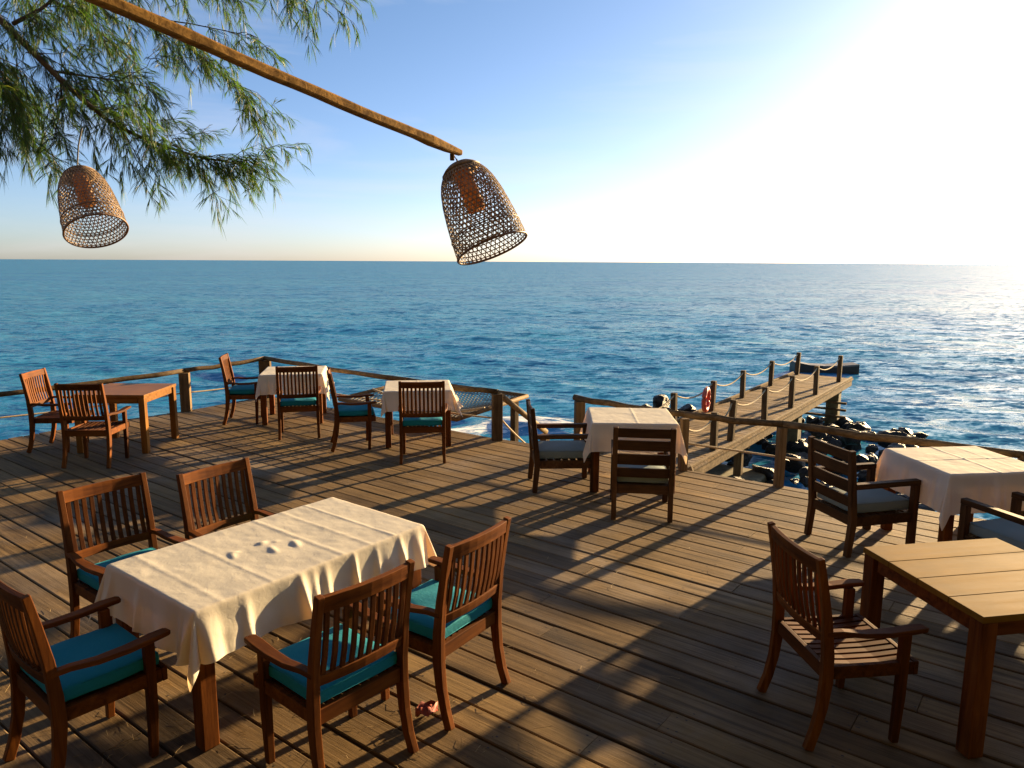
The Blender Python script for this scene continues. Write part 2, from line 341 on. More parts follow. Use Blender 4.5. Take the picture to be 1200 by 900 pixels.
def slat_chair(name, label, group, cush):
    t = thing(name, (0, 0, 0), 0, label, 'chair', group)
    for s in (-1, 1):
        pts = [(s*(CH+.004), -.295, 0), (s*CH, -.262, .10), (s*CH, -.236, .22), (s*CH, -.222, .36), (s*CH, -.224, .50), (s*CH, -.242, .68), (s*CH, -.272, .86), (s*CH, -.300, 1.0)]
        MB().sweep(pts, [(.036, .046), (.037, .046), (.038, .05), (.038, .058), (.038, .055), (.037, .046), (.035, .038), (.034, .034)]).build('leg', M['teakZ'], t, .004)
        MB().sweep([(s*.247, .172, 0), (s*.247, .182, .25), (s*.247, .185, .602)], [(.036, .036), (.042, .044), (.042, .048)]).build('leg', M['teakZ'], t, .004)
        arm = [(s*.254, -.245, .615), (s*.262, -.16, .618), (s*.270, -.05, .607), (s*.273, .08, .608), (s*.272, .19, .618), (s*.268, .262, .620), (s*.266, .278, .618)]
        MB().sweep(arm, [(.040, .026), (.042, .026), (.052, .026), (.062, .026), (.066, .026), (.058, .024), (.040, .020)]).build('armrest', M['teakY'], t, .005)
    def yb(z): return -.225-(z-.5)*.15
    def rail(name, z, h, th, bow):
        bk = MB()
        pts = []
        for i in range(9):
            u = -1+i/4; pts.append((u*(CH-.012), yb(z)-bow*(1-u*u), z))
        bk.sweep(pts, (h, th), Vector((0, -.15, 1)).normalized()); bk.build(name, M['teakX'], t, .003)
    rail('top_rail', .957, .074, .026, .022); rail('lower_rail', .585, .052, .024, .020)
    sl = MB()
    for i in range(10):
        u = -1+(i+.5)/5; x = u*(CH-.016)
        sl.sweep([(x, yb(z)-.021*(1-u*u)+q, z) for z, q in ((.606, .002), (.70, -.006), (.82, -.006), (.925, 0))], (.026, .013))
    sl.build('backrest_slats', M['teakZ'], t, .002)
    fr = MB()
    fr.box((0, .248, .405), (.525, .026, .07)); fr.box((0, -.221, .400), (2*CH-.039, .026, .075))
    for s in (-1, 1): fr.box((s*.2485, .018, .4045), (.028, .43, .066))
    fr.build('seat_frame', M['teakX'], t, .003)
    st = MB()
    for i in range(9):
        x = -.204+i*.051
        st.sweep([(x, -.205, .428), (x, -.08, .420), (x, .08, .420), (x, .2335, .431)], (.036, .014))
    st.build('seat', M['teakY'], t, .002)
    if cush: cushion(.475, .455, .085, .437, 'teal', t).location.y = .012
    return t
def ladder_chair(name, label, group):
    t = thing(name, (0, 0, 0), 0, label, 'chair', group)
    W = .262
    def yb(z): return -.285-(max(z, .3)-.3)*.10
    for s in (-1, 1):
        MB().sweep([(s*W, -.315, 0), (s*W, -.287, .30), (s*W, yb(.6), .6), (s*W, yb(.9), .9)], [(.045, .05), (.048, .058), (.048, .052), (.046, .044)]).build('leg', M['brownZ'], t, .004)
        MB().box((s*W, .300, .2875), (.054, .054, .575)).build('leg', M['brownZ'], t, .004)
        MB().box((s*W, .017, .599), (.062, .622, .045)).build('armrest', M['brownY'], t, .005)
    bk = MB()
    for z, h in ((.848, .088), (.728, .098), (.592, .104), (.462, .090)):
        bk.sweep([(-(W-.023), yb(z), z), (0, yb(z)-.008, z), (W-.023, yb(z), z)], (h, .024), Vector((0, -.1, 1)).normalized())
    bk.build('backrest_slats', M['brownX'], t, .003)
    fr = MB(); fr.box((0, .3, .300), (2*W-.056, .03, .085)); fr.box((0, -.287, .300), (2*W-.05, .03, .085))
    for s in (-1, 1): fr.box((s*W, .007, .300), (.032, .53, .085))
    fr.build('seat_frame', M['brownX'], t, .003)
    st = MB()
    for i in range(7): st.box((0, -.225+i*.08, .332), (2*W-.034, .055, .018))
    st.build('seat', M['brownX'], t)
    cushion(.475, .56, .105, .343, 'greyc', t).location.y = .008
    return t
G_S, G_L = 'slat back wooden armchairs on the deck', 'ladder back armchairs with grey cushions'
A1 = slat_chair('slat_back_armchair', '', G_S, True); A0 = slat_chair('slat_back_armchair', '', G_S, False); B1 = ladder_chair('ladder_back_armchair', '', G_L)
used = set()
def chair(proto, x, y, a, label):
    if proto.name in used: return dup(proto, (x, y, .003), R(a), label)
    used.add(proto.name); proto.location = (x, y, .003); proto.rotation_euler = (0, 0, R(a)); proto['label'] = label; return proto
chair(A0, -5.783, 9.383, -86, 'bare armchair with sunlit orange front facing right, left of the uncovered orange table')
chair(A0, -4.951, 8.70, 1, 'bare armchair with its dark slat back to the camera, by the uncovered orange table')
chair(A0, 1.746, 3.68, -83, 'dark red slat back armchair without cushion, at the bare golden plank table')
chair(A1, -4.00, 11.072, -80, 'teal cushioned armchair with glowing orange backrest seen side on, by the corner railing post')
chair(A1, -2.958, 10.19, 14, 'teal cushioned armchair with dark back turned, at the far cloth table by the corner')
chair(A1, -2.057, 9.551, -76, 'teal cushioned armchair in side view between the two far cloth tables, facing right')
chair(A1, -1.09, 8.974, 5, 'teal cushioned armchair with dark back turned, at the cloth table beside the wide railing post')
chair(A1, -2.37, 4.415, -127, 'armchair behind the long cloth table near its left end, red lit slats at left')
chair(A1, -1.804, 4.811, -124.5, 'armchair behind the long cloth table nearer its far right end, backrest half in sun')
chair(A1, -2.046, 3.341, -39.5, 'shaded armchair with dark teal cushion at the near left head of the long cloth table')
chair(A1, -.87, 3.347, 49.5, 'teal cushioned armchair in front of the long cloth table, nearest the bottom of the photo')
chair(A1, -.413, 3.913, 56, 'teal cushioned armchair on the near side of the long table, furthest right, lit brown')
chair(B1, .539, 7.856, -86, 'ladder back armchair in side view left of the middle cloth table, facing right')
chair(B1, 1.261, 7.029, -7, 'ladder back armchair with its back to the camera, in front of the middle cloth table')
chair(B1, 3.02, 6.20, -76, 'ladder back armchair seen from behind at an angle, left of the right hand cloth table')
chair(B1, 3.83, 5.30, 18, 'ladder back armchair cut by the right photo edge, one arm and grey cushion showing')

chair(B1, 4.95, 6.42, 97, 'unseen ladder back armchair added for shade, right of the right hand cloth table')  # out of frame, added to shade the deck at lower right
chair(B1, 5.20, 4.78, -83, 'unseen ladder back armchair added for shade, left of the outermost cloth table')  # also unseen, its shadow fills the near right deck
# ------------------------------------------------------------------ tables and cloths
def table(x, y, a, w, d, label, group, mkey, leg=.075, planks=0, lk='teak'):
    t = thing('table', (x, y, .003), R(a), label, 'table', group)
    top = MB()
    if planks:
        ph = d/planks
        for i in range(planks): top.box((0, -d/2+(i+.5)*ph, .730), (w, ph-.003, .034))
    else: top.box((0, 0, .728), (w, d, .034))
    top.build('tabletop', M[mkey+'X'], t, .003)
    ap = MB(); e = .022
    for s in (-1, 1):
        ap.box((0, s*(d/2-e-.014), .671), (w-2*e-2*leg, .024, .078)); ap.box((s*(w/2-e-.014), 0, .671), (.024, d-2*e-2*leg, .078))
    ap.build('apron', M[lk+'X'], t, .002)
    for sx in (-1, 1):
        for sy in (-1, 1):
            MB().sweep([(sx*(w/2-leg/2-.006), sy*(d/2-leg/2-.006), 0), (sx*(w/2-leg/2-.006), sy*(d/2-leg/2-.006), .711)], (leg, leg)).build('leg', M[lk+'Z'], t, .005)
    return t
def cloth(x, y, a, w, d, drop, label, group, seed, folds, bumps=(), wav=.02, skew=(0, 0)):
    """a cloth lying on the table and hanging over its edges"""
    rs = random.Random(seed)
    hw, hd = w/2+.004, d/2+.004; zt = .7505
    def lin(h, dr): 
        inner = np.linspace(-h, h, 61 if h < .6 else 101); out = np.linspace(0, dr, 15)[1:]
        return np.concatenate([-h-out[::-1], inner, h+out])
    us, vs = lin(hw, drop), lin(hd, drop)
    ph = [rs.uniform(0, 6.28) for _ in range(16)]
    pleats = [[(rs.uniform(-1, 1)*(hd if k < 2 else hw), rs.uniform(.012, .028), rs.uniform(.5, 1.7)) for _ in range(int(7*(hd if k < 2 else hw)/.44))] for k in range(4)]
    def ripple(s, k):                    # pleats along the hem
        v = 0
        for i, (fq, am) in enumerate(((5.5, .5), (10.5, .9), (18.0, .55), (29., .25))): v += am*math.sin(s*fq+ph[(k*4+i) % 16])
        v = (abs(v)**.8*math.copysign(1, v))*.45
        for c_, w_, a_ in pleats[k]: v += a_*math.exp(-((s-c_)/w_)**2)
        return v
    verts = []
    for v in vs:
        for u in us:
            cu, cv = max(-hw, min(hw, u)), max(-hd, min(hd, v)); du, dv = u-cu, v-cv
            L = math.hypot(du, dv); z = zt; px, py = cu, cv
            if L < 1e-9:
                for ax, pos, amp, wd in folds:       # pressed creases
                    q = (u if ax == 'u' else v)-pos; z += amp*math.exp(-(q/wd)**2)
                for bx, by, bl, bw, ba, bh in bumps:  # small lumps under the cloth
                    ca, sa = math.cos(ba), math.sin(ba); p_, q_ = (u-bx)*ca+(v-by)*sa, -(u-bx)*sa+(v-by)*ca
                    z += bh*math.exp(-((p_/bl)**2+(q_/bw)**2)**1.6)
                z += .0012*math.sin(u*13+ph[0])*math.sin(v*11+ph[1])+.0022*noise.noise(Vector((u*7+seed, v*7, 0)))+.0012*noise.noise(Vector((u*22+seed, v*16, 3)))
            elif du == 0 or dv == 0:
                f = L/drop; s = v if dv == 0 else u; k = (0 if du > 0 else 1) if dv == 0 else (2 if dv > 0 else 3)
                edge = min(1, ((hd if dv == 0 else hw)-abs(s))/.12)
                rp = ripple(s, k)*wav*f**1.1*(.35+.65*edge)
                o = .006+.035*f+rp*1.4+.02*f*(1-edge)+.012*f*noise.noise(Vector((s*9+seed, f*3, k*7)))
                dirx, diry = (math.copysign(1, du), 0) if dv == 0 else (0, math.copysign(1, dv))
                px += dirx*o+skew[0]*f; py += diry*o+skew[1]*f
                z -= math.sqrt(max(L*L-(o*.6)**2, 0))*(1-.03*abs(rp)/wav)
                if L < .03: z = zt-L*(L/.03)*.9; 
            else:
                f = L/(drop*1.414); fi = math.atan2(abs(dv), abs(du)); cone = math.sin(2*fi)
                o = .006+L*(.10+.20*cone+.05*math.sin(6*fi+ph[5])) 
                aa = fi
                px += math.copysign(math.cos(aa)*o, du)+skew[0]*f; py += math.copysign(math.sin(aa)*o, dv)+skew[1]*f
                z -= math.sqrt(max(L*L-o*o*.8, 0))
            verts.append((px, py, z))
    nu = len(us); fs = [(j*nu+i, j*nu+i+1, (j+1)*nu+i+1, (j+1)*nu+i) for j in range(len(vs)-1) for i in range(nu-1)]
    me = bpy.data.meshes.new('tablecloth'); me.from_pydata(verts, [], fs); me.materials.append(M['linen'])
    me.polygons.foreach_set('use_smooth', [True]*len(me.polygons))
    o = bpy.data.objects.new('tablecloth', me); COL.objects.link(o); o.location = (x, y, .003); o.rotation_euler = (0, 0, R(a))
    md = o.modifiers.new('sub', 'SUBSURF'); md.levels = md.render_levels = 1
    return tag(o, label, 'tablecloth', group)
GT, GC = 'wooden tables on the deck', 'cream tablecloths'
table(-5.00, 9.53, 0, .90, .90, 'bare square table with orange sunlit side at the far left of the deck', GT, 'orange', planks=0, lk='orange')
table(2.60, 3.83, 10.3, .90, .90, 'bare golden plank table cut by the right edge of the photo', GT, 'gold', .085, 4)
table(-3.32, 11.24, 10, .88, .88, 'square table under the cloth nearest the corner post of the railing', GT, 'brown')
table(-1.27, 9.90, 7.5, .86, .86, 'square table under the cloth between the far corner table and the wide railing post', GT, 'brown')
table(1.30, 7.98, -3, .88, .84, 'square table under the cloth in front of the pier', GT, 'brown')
table(3.867, 6.20, 6.9, .88, .84, 'square table under the cloth at the right edge by the rocks', GT, 'brown')
table(-1.385, 4.20, 51.8, 1.52, .89, 'long table under the large cloth in the foreground', GT, 'brown', .085)
table(6.05, 4.80, 6.9, .88, .84, 'unseen square table added for shade, under the outermost cloth', GT, 'brown')  # unseen extra table, added to cast shade over the near right deck
cr = [('u', 0, .003, .004), ('v', 0, .003, .004)]
cloth(-3.32, 11.24, 10, .88, .88, .29, 'cream cloth on the table by the corner railing post, its right side lit bright yellow', GC, 3, cr, wav=.03, skew=(.03, .0))
cloth(-1.27, 9.90, 7.5, .86, .86, .26, 'cream cloth with flared right corner on the table left of the wide railing post', GC, 4, cr, wav=.02, skew=(.05, 0))
cloth(1.30, 7.98, -3, .88, .84, .30, 'cream cloth with pointed left corner on the table in front of the pier', GC, 5, [('u', .03, .004, .004), ('v', .1, .002, .004)], wav=.014)
cloth(3.867, 6.20, 6.9, .88, .84, .32, 'pinkish lit cream cloth with crossed creases on the table at the right edge', GC, 6, [('u', 0, .005, .004), ('v', .0, .005, .004), ('u', .22, .003, .004)], wav=.012)
cloth(6.05, 4.80, 6.9, .88, .84, .32, 'unseen cream cloth added for shade, on the outermost table', GC, 7, cr, wav=.012)  # cloth of the unseen extra table, added for its shadow
cloth(-1.385, 4.20, 51.8, 1.52, .89, .255, 'large wrinkled cream cloth with small lumps on the long foreground table', GC, 9,
      [('u', -.33, .005, .007), ('u', .13, .0075, .007), ('u', .52, .003, .007), ('u', -.62, .003, .01), ('u', .33, .003, .01)],
      [(-.27, .03, .060, .018, 1.2, .0070), (-.235, .05, .018, .018, 0, .0065), (-.06, .06, .030, .024, .4, .0085), (-.08, -.08, .060, .017, 1.3, .0070), (.06, -.10, .060, .022, 1.2, .0090), (.01, .02, .02, .02, 0, .004)], wav=.028)

# ------------------------------------------------------------------ deck
BA = R(-37.3)                             # board direction
deck_poly = [(-11.0, 3.0), (-7.9, 7.8), (-6.90, 9.72), (-6.52, 10.32), (-5.86, 11.15), (-5.22, 11.82), (-4.40, 13.18), (-.2, 10.0), (.22, 9.76), (2.05, 8.44), (2.95, 7.86), (4.11, 7.06), (6.6, 5.5), (9.5, 3.6), (9.0, -5.0), (-11.0, -5.0)]
def clip(poly, nx, ny, c):
    out = []
    for i in range(len(poly)):
        p, q = poly[i], poly[(i+1) % len(poly)]; dp, dq = p[0]*nx+p[1]*ny-c, q[0]*nx+q[1]*ny-c
        if dp >= 0: out.append(p)
        if (dp >= 0) != (dq >= 0):
            t = dp/(dp-dq); out.append((p[0]+(q[0]-p[0])*t, p[1]+(q[1]-p[1])*t))
    return out
def boards(name, poly, ang, bw, gap, th, m, zt, seed, lmin=2.2, lmax=4.6, nail=0):
    rs = random.Random(seed); ca, sa = math.cos(-ang), math.sin(-ang)
    lp = [(x*ca-y*sa, x*sa+y*ca) for x, y in poly]
    y0, y1 = min(p[1] for p in lp), max(p[1] for p in lp); x0, x1 = min(p[0] for p in lp), max(p[0] for p in lp)
    mb = MB(); y = y0; nails = []
    while y < y1:
        b_w = bw*rs.uniform(.94, 1.06)
        st = clip(clip(lp, 0, 1, y+gap/2), 0, -1, -(y+b_w-gap/2))
        x = x0-rs.uniform(0, lmax)
        while x < x1 and len(st) > 2:
            L = rs.uniform(lmin, lmax); pc = clip(clip(st, 1, 0, x+.002), -1, 0, -(x+L-.002))
            pc = [p for i, p in enumerate(pc) if (p[0]-pc[i-1][0])**2+(p[1]-pc[i-1][1])**2 > 1e-7] if len(pc) > 2 else []
            if len(pc) > 2:
                dz = rs.uniform(-.003, .003); k = len(pc); tx, ty = rs.uniform(-.0008, .0008), rs.uniform(-.012, .012)
                yc = y+b_w/2
                # a slight crown across each board: chamfered edge ring
                cx, cy = sum(p[0] for p in pc)/k, sum(p[1] for p in pc)/k
                def top(p): return dz+(p[1]-yc)*ty
                ins = [(p[0], p[1]+math.copysign(min(.006, abs(p[1]-yc)), yc-p[1])) for p in pc]
                vs = [(p[0], p[1], -th) for p in pc]+[(p[0], p[1], -.005+top(p)) for p in pc]+[(q[0], q[1], top(q)) for q in ins]
                fs = [tuple(range(k))[::-1], tuple(2*k+i for i in range(k))]
                for i in range(k):
                    j = (i+1) % k; fs.append((i, j, k+j, k+i)); fs.append((k+i, k+j, 2*k+j, 2*k+i))
                mb.add(vs, fs)
                if nail:
                    xa, xb = min(p[0] for p in pc)+.03, max(p[0] for p in pc)-.03
                    for jx in [xa, xb]+[k_*nail for k_ in range(math.ceil(xa/nail), int(xb/nail)+1)]:
                        for yy in (yc-b_w*.27, yc+b_w*.27): nails.append((jx+rs.uniform(-.02, .02), yy+rs.uniform(-.012, .012), top((0, yy))+.0012, rs.uniform(.0035, .006)))
            x += L
        y += b_w
    for nx, ny, nz_, r_ in nails: mb.add([(nx+r_*1.5*math.cos(q), ny+r_*math.sin(q), nz_) for q in (0, 1.05, 2.09, 3.14, 4.19, 5.24)], [(0, 1, 2, 3, 4, 5)])
    o = mb.build(name, m)
    if nails:
        o.data.materials.append(M['nail']); n0 = len(o.data.polygons)-len(nails)
        for i_ in range(n0, n0+len(nails)): o.data.polygons[i_].material_index = 1
    o.rotation_euler = (0, 0, ang); o.location.z = zt
    return o
tag(boards('wooden_deck', deck_poly, BA, .205, .013, .035, M['deck'], 0, 11, 3, 6, .72), kind='structure')
fb = MB()
for p, q in zip(deck_poly[1:13], deck_poly[2:14]):
    d = Vector((q[0]-p[0], q[1]-p[1], 0)); nrm = Vector((d.y, -d.x, 0)).normalized()*.07
    P, Q = Vector((*p, -.14))+nrm, Vector((*q, -.14))+nrm
    fb.sweep([P, Q], (.045, .19), Vector((nrm.x, nrm.y, 0)).normalized())
for i in range(11):
    x = -9+i*1.6
    fb.sweep([Vector((x, -4, -.10)), Vector((x, 9.0-abs(x+3)*.45 if x > -3 else 9.0-abs(x+3)*.6, -.10))], (.08, .12))
tag(fb.build('deck_beams', M['postX']), kind='structure')

# ------------------------------------------------------------------ railings
def rope_pts(a, b_, sag, n=10):
    a, b_ = Vector(a), Vector(b_); return [a.lerp(b_, i/n)-Vector((0, 0, sag*4*(i/n)*(1-i/n))) for i in range(n+1)]
def railing(name, label, posts, pw, rail_z, rail_pts=None, rope_z=.30, rope_sag=.03, face=R(12)):
    p0 = posts[0]; t = thing(name, (0, 0, 0), 0, label, 'railing')
    for (x, y, wd, h) in posts:
        o = MB().box((0, 0, h/2-.15), (wd, wd, h+.3)).build('post', M['postZ'], t, .008); o.location = (x, y, 0); o.rotation_euler = (0, 0, face+random.uniform(-.05, .05))
    rp = rail_pts or [(x, y, rail_z) for x, y, _, h in posts]
    for a, b_ in zip(rp, rp[1:]):
        a, b_ = Vector(a), Vector(b_); k = 6
        pts = [a.lerp(b_, i/k)+Vector((random.uniform(-.008, .008), random.uniform(-.008, .008), random.uniform(-.01, .01)*(0 < i < k)-.015*4*(i/k)*(1-i/k))) for i in range(k+1)]
        MB().tube(pts, [random.uniform(.034, .040) for _ in pts], 9).build('handrail', M['postX'], t, smooth=True)
    rb = MB()
    for a, b_ in zip(posts, posts[1:]): rb.tube(rope_pts((a[0], a[1], rope_z), (b_[0], b_[1], rope_z), rope_sag), .012, 6)
    rb.build('rope', M['rope'], t, smooth=True)
    return t
railing('railing', 'weathered pole railing along the left edge, running round the corner to the wide post', [(-8.3, 7.3, .14, .62), (-7.05, 9.66, .13, .62), (-5.24, 11.80, .15, .62), (-4.36, 13.05, .19, .66), (-1.55, 10.93, .13, .62), (-.20, 9.93, .135, .64)], .13, .63,
        [(-8.3, 7.3, .60), (-6.95, 9.62, .62), (-5.24, 11.80, .655), (-4.36, 13.05, .70), (-1.55, 10.93, .66), (-.20, 9.93, .665)])
railing('railing', 'dark pole railing beside the pier and rocks, behind the two right hand cloth tables', [(.86, 9.30, .12, .66), (2.0, 8.45, .085, .62), (2.90, 7.83, .085, .66), (4.75, 6.68, .11, .66), (6.6, 5.48, .11, .66), (9.2, 3.8, .11, .66)], .11, .66,
        [(.80, 9.35, .70), (2.0, 8.45, .67), (2.92, 7.83, .695), (4.75, 6.70, .66), (6.6, 5.48, .66), (9.2, 3.8, .66)], .33, .0)

# ------------------------------------------------------------------ pier with stairs
D, NN = Vector((.583, .812, 0)), Vector((.812, -.583, 0)); PZ = -1.0
def pt(d, n_, z): return D*d+NN*n_+Vector((0, 0, z))
pier = thing('pier', pt(16, -5.5, PZ), 0, 'narrow wooden pier with rope railed posts running out over the water', 'pier')
PO = Vector(pier.location)
def pl(d, n_, z=0): return pt(d, n_, PZ+z)-PO
pang = math.atan2(D.y, D.x)
px_poly = [tuple(pt(d, n_, 0).xy) for d, n_ in ((9.4, -6.38), (9.4, -4.58), (23.9, -4.58), (23.9, -6.38))]
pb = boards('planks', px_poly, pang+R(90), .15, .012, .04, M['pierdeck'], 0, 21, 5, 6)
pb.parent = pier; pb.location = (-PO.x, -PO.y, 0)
bm_ = MB()
for nn in (-6.32, -5.48, -4.64): bm_.sweep([pl(9.4, nn, -.13), pl(23.85, nn, -.13)], (.07, .17), NN)
bm_.build('side_beam', M['pierY'], pier, .006)
kb = MB()
for nn in (-6.33, -4.63): kb.sweep([pl(9.4, nn, .03), pl(23.85, nn, .03)], (.06, .05), NN)
kb.build('kerb_rail', M['pierY'], pier, .006)
def ppost(d, n_, h):
    o = MB().box((0, 0, h/2-.12), (.115, .115, h+.24)).build('post', M['postZ'], pier, .008); o.location = pl(d, n_); o.rotation_euler = (random.uniform(-.03, .03), random.uniform(-.03, .03), pang); return (d, n_, h)
Lrow = [ppost(d, -6.17, h) for d, h in ((9.5, .76), (12.2, .72), (14.4, .72), (16.57, .70), (18.69, .70), (21.05, .70), (23.7, .68))]
Rrow = [ppost(d, -4.79, h) for d, h in ((11.6, .74), (13.05, .70), (13.95, .80), (16.04, .77), (18.07, .77), (20.35, .75), (22.95, .77))]
rb = MB()
for row in (Lrow, Rrow):
    for a, b_ in zip(row, row[1:]): rb.tube(rope_pts(pl(a[0], a[1], a[2]-.04), pl(b_[0], b_[1], b_[2]-.04), .19), .016, 6)
rb.build('rope', M['rope'], pier, smooth=True)
for d in (10.6, 14.7, 18.6, 22.8):
    for nn in (-6.1, -4.86):
        wd = .16 if d < 16 else .34
        o = MB().box((0, 0, -.97), (wd, wd, 1.5 if d < 16 else 1.62)).build('pile', M['concrete'] if d > 16 else M['pierZ'], pier, .02); o.location = pl(d, nn, .75*0-.05); o.rotation_euler = (0, 0, pang)
    MB().sweep([pl(d, -6.3, -.255), pl(d, -4.66, -.255)], (.12, .08), D).build('cross_beam', M['postX'], pier, .006)
for z, dd in ((-.55, 22.55), (-.75, 22.55), (-.95, 22.55)):
    MB().sweep([pl(dd, -5.9, z), pl(dd, -4.45, z)], (.07, .06), D).build('cross_brace', M['postX'], pier)
# stairs from the deck down to the pier
stp = MB()
for i in range(5):
    stp.sweep([pt(8.15+i*.27, -6.0, -.17-i*.18)-PO, pt(8.15+i*.27, -4.75, -.17-i*.18)-PO], (.26, .04), D)
stp.build('steps', M['pierX'], pier)
hr = MB(); hr.tube([Vector((-.20, 9.93, .655))-PO, pl(9.5, -6.17, .80)], .042, 9); hr.build('stair_handrail', M['pierY'], pier, smooth=True)
hr = MB(); hr.tube(rope_pts(Vector((-.16, 9.95, .30))-PO, pl(9.5, -6.17, .40), .06), .013, 6); hr.build('stair_rope', M['rope'], pier, smooth=True)
# footing blocks
def block(name, c, d, rz, label, cat, m, grp=None, bev=.03):
    o = MB().box((0, 0, d[2]/2), d).build(name, m, None, bev); o.location = c; o.rotation_euler = (0, 0, rz); return tag(o, label, cat, grp)
block('concrete_footing', pt(14.6, -4.95, -2.5), (1.5, 1.1, .62), pang, 'mossy concrete footing block under the near pier pile', 'footing', M['concrete'], bev=.05)
block('concrete_footing', pt(13.1, -4.85, -2.5), (1.0, .9, .45), pang+.1, 'low mossy concrete block nearest the deck under the pier', 'footing', M['concrete'], bev=.05)
# small step ladder against the near end of the pier
lad = thing('step_ladder', pt(11.1, -4.55, PZ), pang-R(90), 'short wooden step ladder leaning on the near side of the pier', 'ladder')
for s in (-1, 1): MB().sweep([(s*.22, .0, .10), (s*.22, -.42, -.85)], (.035, .09)).build('side_rail', M['pierZ'], lad, .004)
for k in (.3, .62, .92): MB().box((0, -.42*k, .10-.95*k), (.40, .14, .03)).build('tread', M['pierX'], lad, .004)
lad.rotation_euler = (0, 0, pang)
# lifebuoy
lb = thing('lifebuoy', pt(15.95, -6.08, PZ+.36), 0, 'faded red ring lifebuoy hung on a post of the pier', 'lifebuoy')
RD = Vector((math.cos(R(64)), math.sin(R(64)), 0))
rg = MB(); pts = [RD*.235*math.cos(q)+Vector((0, 0, .235*math.sin(q))) for q in np.linspace(0, 2*math.pi, 33)]
rg.tube(pts, .055, 12, False); rg.build('ring', M['red'], lb, smooth=True)
gl = MB()
for q in (.78, 2.36, 3.93, 5.5): gl.tube([RD*.30*math.cos(q+e)+Vector((0, 0, .30*math.sin(q+e)))+NN*.01*math.cos(e*4) for e in np.linspace(-.7, .7, 9)], .004, 5)
gl.build('grab_rope', M['rope'], lb, smooth=True)

# ------------------------------------------------------------------ rope net outside the far rail
ED = Vector((4.2, -3.18, 0)).normalized(); EN = Vector((-ED.y, ED.x, 0))
net = thing('rope_net', Vector((-2.95, 12.15, .02))+EN*.12, math.atan2(ED.y, ED.x), 'rope hammock net stretched outside the railing beyond the far cloth tables', 'net')
nb = MB(); W_, L_ = 2.6, 1.75
def nz(u, v): return .10-.20*math.sin(math.pi*u)*math.sin(math.pi*v)+.10*v
for i in range(72):
    for sgn in (1, -1):
        pts = []
        for k in range(13):
            v = k/12; u = (i-18)/36+sgn*v*.5*(L_/W_)*1.0 if sgn > 0 else (i-4)/36-v*.5*(L_/W_)
            if 0 <= u <= 1: pts.append((u*W_, v*L_, nz(u, v)))
        if len(pts) > 2: nb.tube(pts, .0065, 4)
nb.build('netting', M['netrope'], net)
fb = MB()
for a, b_ in (((0, 0), (1, 0)), ((1, 0), (1, 1)), ((1, 1), (0, 1)), ((0, 1), (0, 0))):
    fb.tube([Vector((a[0]*W_, a[1]*L_, .10+.10*a[1])), Vector((b_[0]*W_, b_[1]*L_, .10+.10*b_[1]))], .035, 8)
fb.build('frame', M['postX'], net, smooth=True)
eb = MB(); eb.tube([(u*W_, .42*L_+.1*math.sin(u*5), nz(u, .42)+.03) for u in np.linspace(0, 1, 14)], .02, 6); eb.build('edge_rope', M['rope'], net, smooth=True)
for u in (.1, .9):
    MB().box((u*W_, L_, -1.15), (.10, .10, 2.6)).build('pile', M['postZ'], net)

# ------------------------------------------------------------------ sea, shore, rocks
SEA = -2.30
nr, na = 620, 420
rr_ = 5.0*(24000/5.0)**(np.linspace(0, 1, nr)); an = np.radians(np.linspace(90+62, 90-62, na))
RR, AA = np.meshgrid(rr_, an, indexing='ij'); X, Y = RR*np.cos(AA), RR*np.sin(AA)
Z = np.zeros_like(X); dr = np.gradient(rr_)[:, None]; dx = RR*abs(an[1]-an[0])
step = np.maximum(dr, dx)
for i in range(70):
    lam = .7*(4.5/.7)**rng.random(); th = R(248)+rng.normal(0, .42); k = 2*np.pi/lam
    amp = .0039*lam**.8*rng.uniform(.5, 1.2)
    fade = np.clip((lam/step-2.2)/2.5, 0, 1)
    ph_ = k*(X*np.cos(th)+Y*np.sin(th))+rng.uniform(0, 6.28)
    Z += amp*fade*(np.sin(ph_)+.25*np.sin(2*ph_+.7))
# long low rollers
for i in range(6):
    lam = rng.uniform(14, 30); th = R(252)+rng.normal(0, .16); k = 2*np.pi/lam
    Z += .016*np.clip((lam/step-2.2)/2.5, 0, 1)*np.sin(k*(X*np.cos(th)+Y*np.sin(th))+rng.uniform(0, 6.28))
calm = np.clip((RR-8)/12, .25, 1); Z *= calm
# breaking wash in front of the deck
wl = 20.6+.7*np.sin(X*.35)+.35*np.sin(X*1.1+1)
wash = np.exp(-((Y-wl)/1.0)**2)
Z += .20*wash*np.clip(1-np.abs(X+1)/16, .1, 1)
band = np.exp(-((Y-19.0)/2.6)**2)
foam = .62*wash*np.exp(-((X+.6)/5.0)**2)+.36*band*np.exp(-((X-1)/7.)**2)+.30*wash+.10*band
foam += .25*np.exp(-((Y-27.5-.8*np.sin(X*.3))/.7)**2)*np.exp(-((X+10)/6)**2)
crest = np.clip((Z-.16)*1.0, 0, .25)*np.clip((60-RR)/40, 0, 1); foam += crest
foam += .12*np.exp(-(((X-8.5)/3.5)**2+((Y-13.5)/2.0)**2))
foam *= .58
me = bpy.data.meshes.new('sea')
co = np.stack([X, Y, Z+SEA], -1).reshape(-1, 3).astype(np.float32)
idx = np.arange(nr*na).reshape(nr, na); q = np.stack([idx[:-1, :-1], idx[1:, :-1], idx[1:, 1:], idx[:-1, 1:]], -1).reshape(-1, 4)[:, ::-1]
me.vertices.add(len(co)); me.vertices.foreach_set('co', co.ravel()); me.loops.add(q.size); me.loops.foreach_set('vertex_index', q.ravel().astype(np.int32))
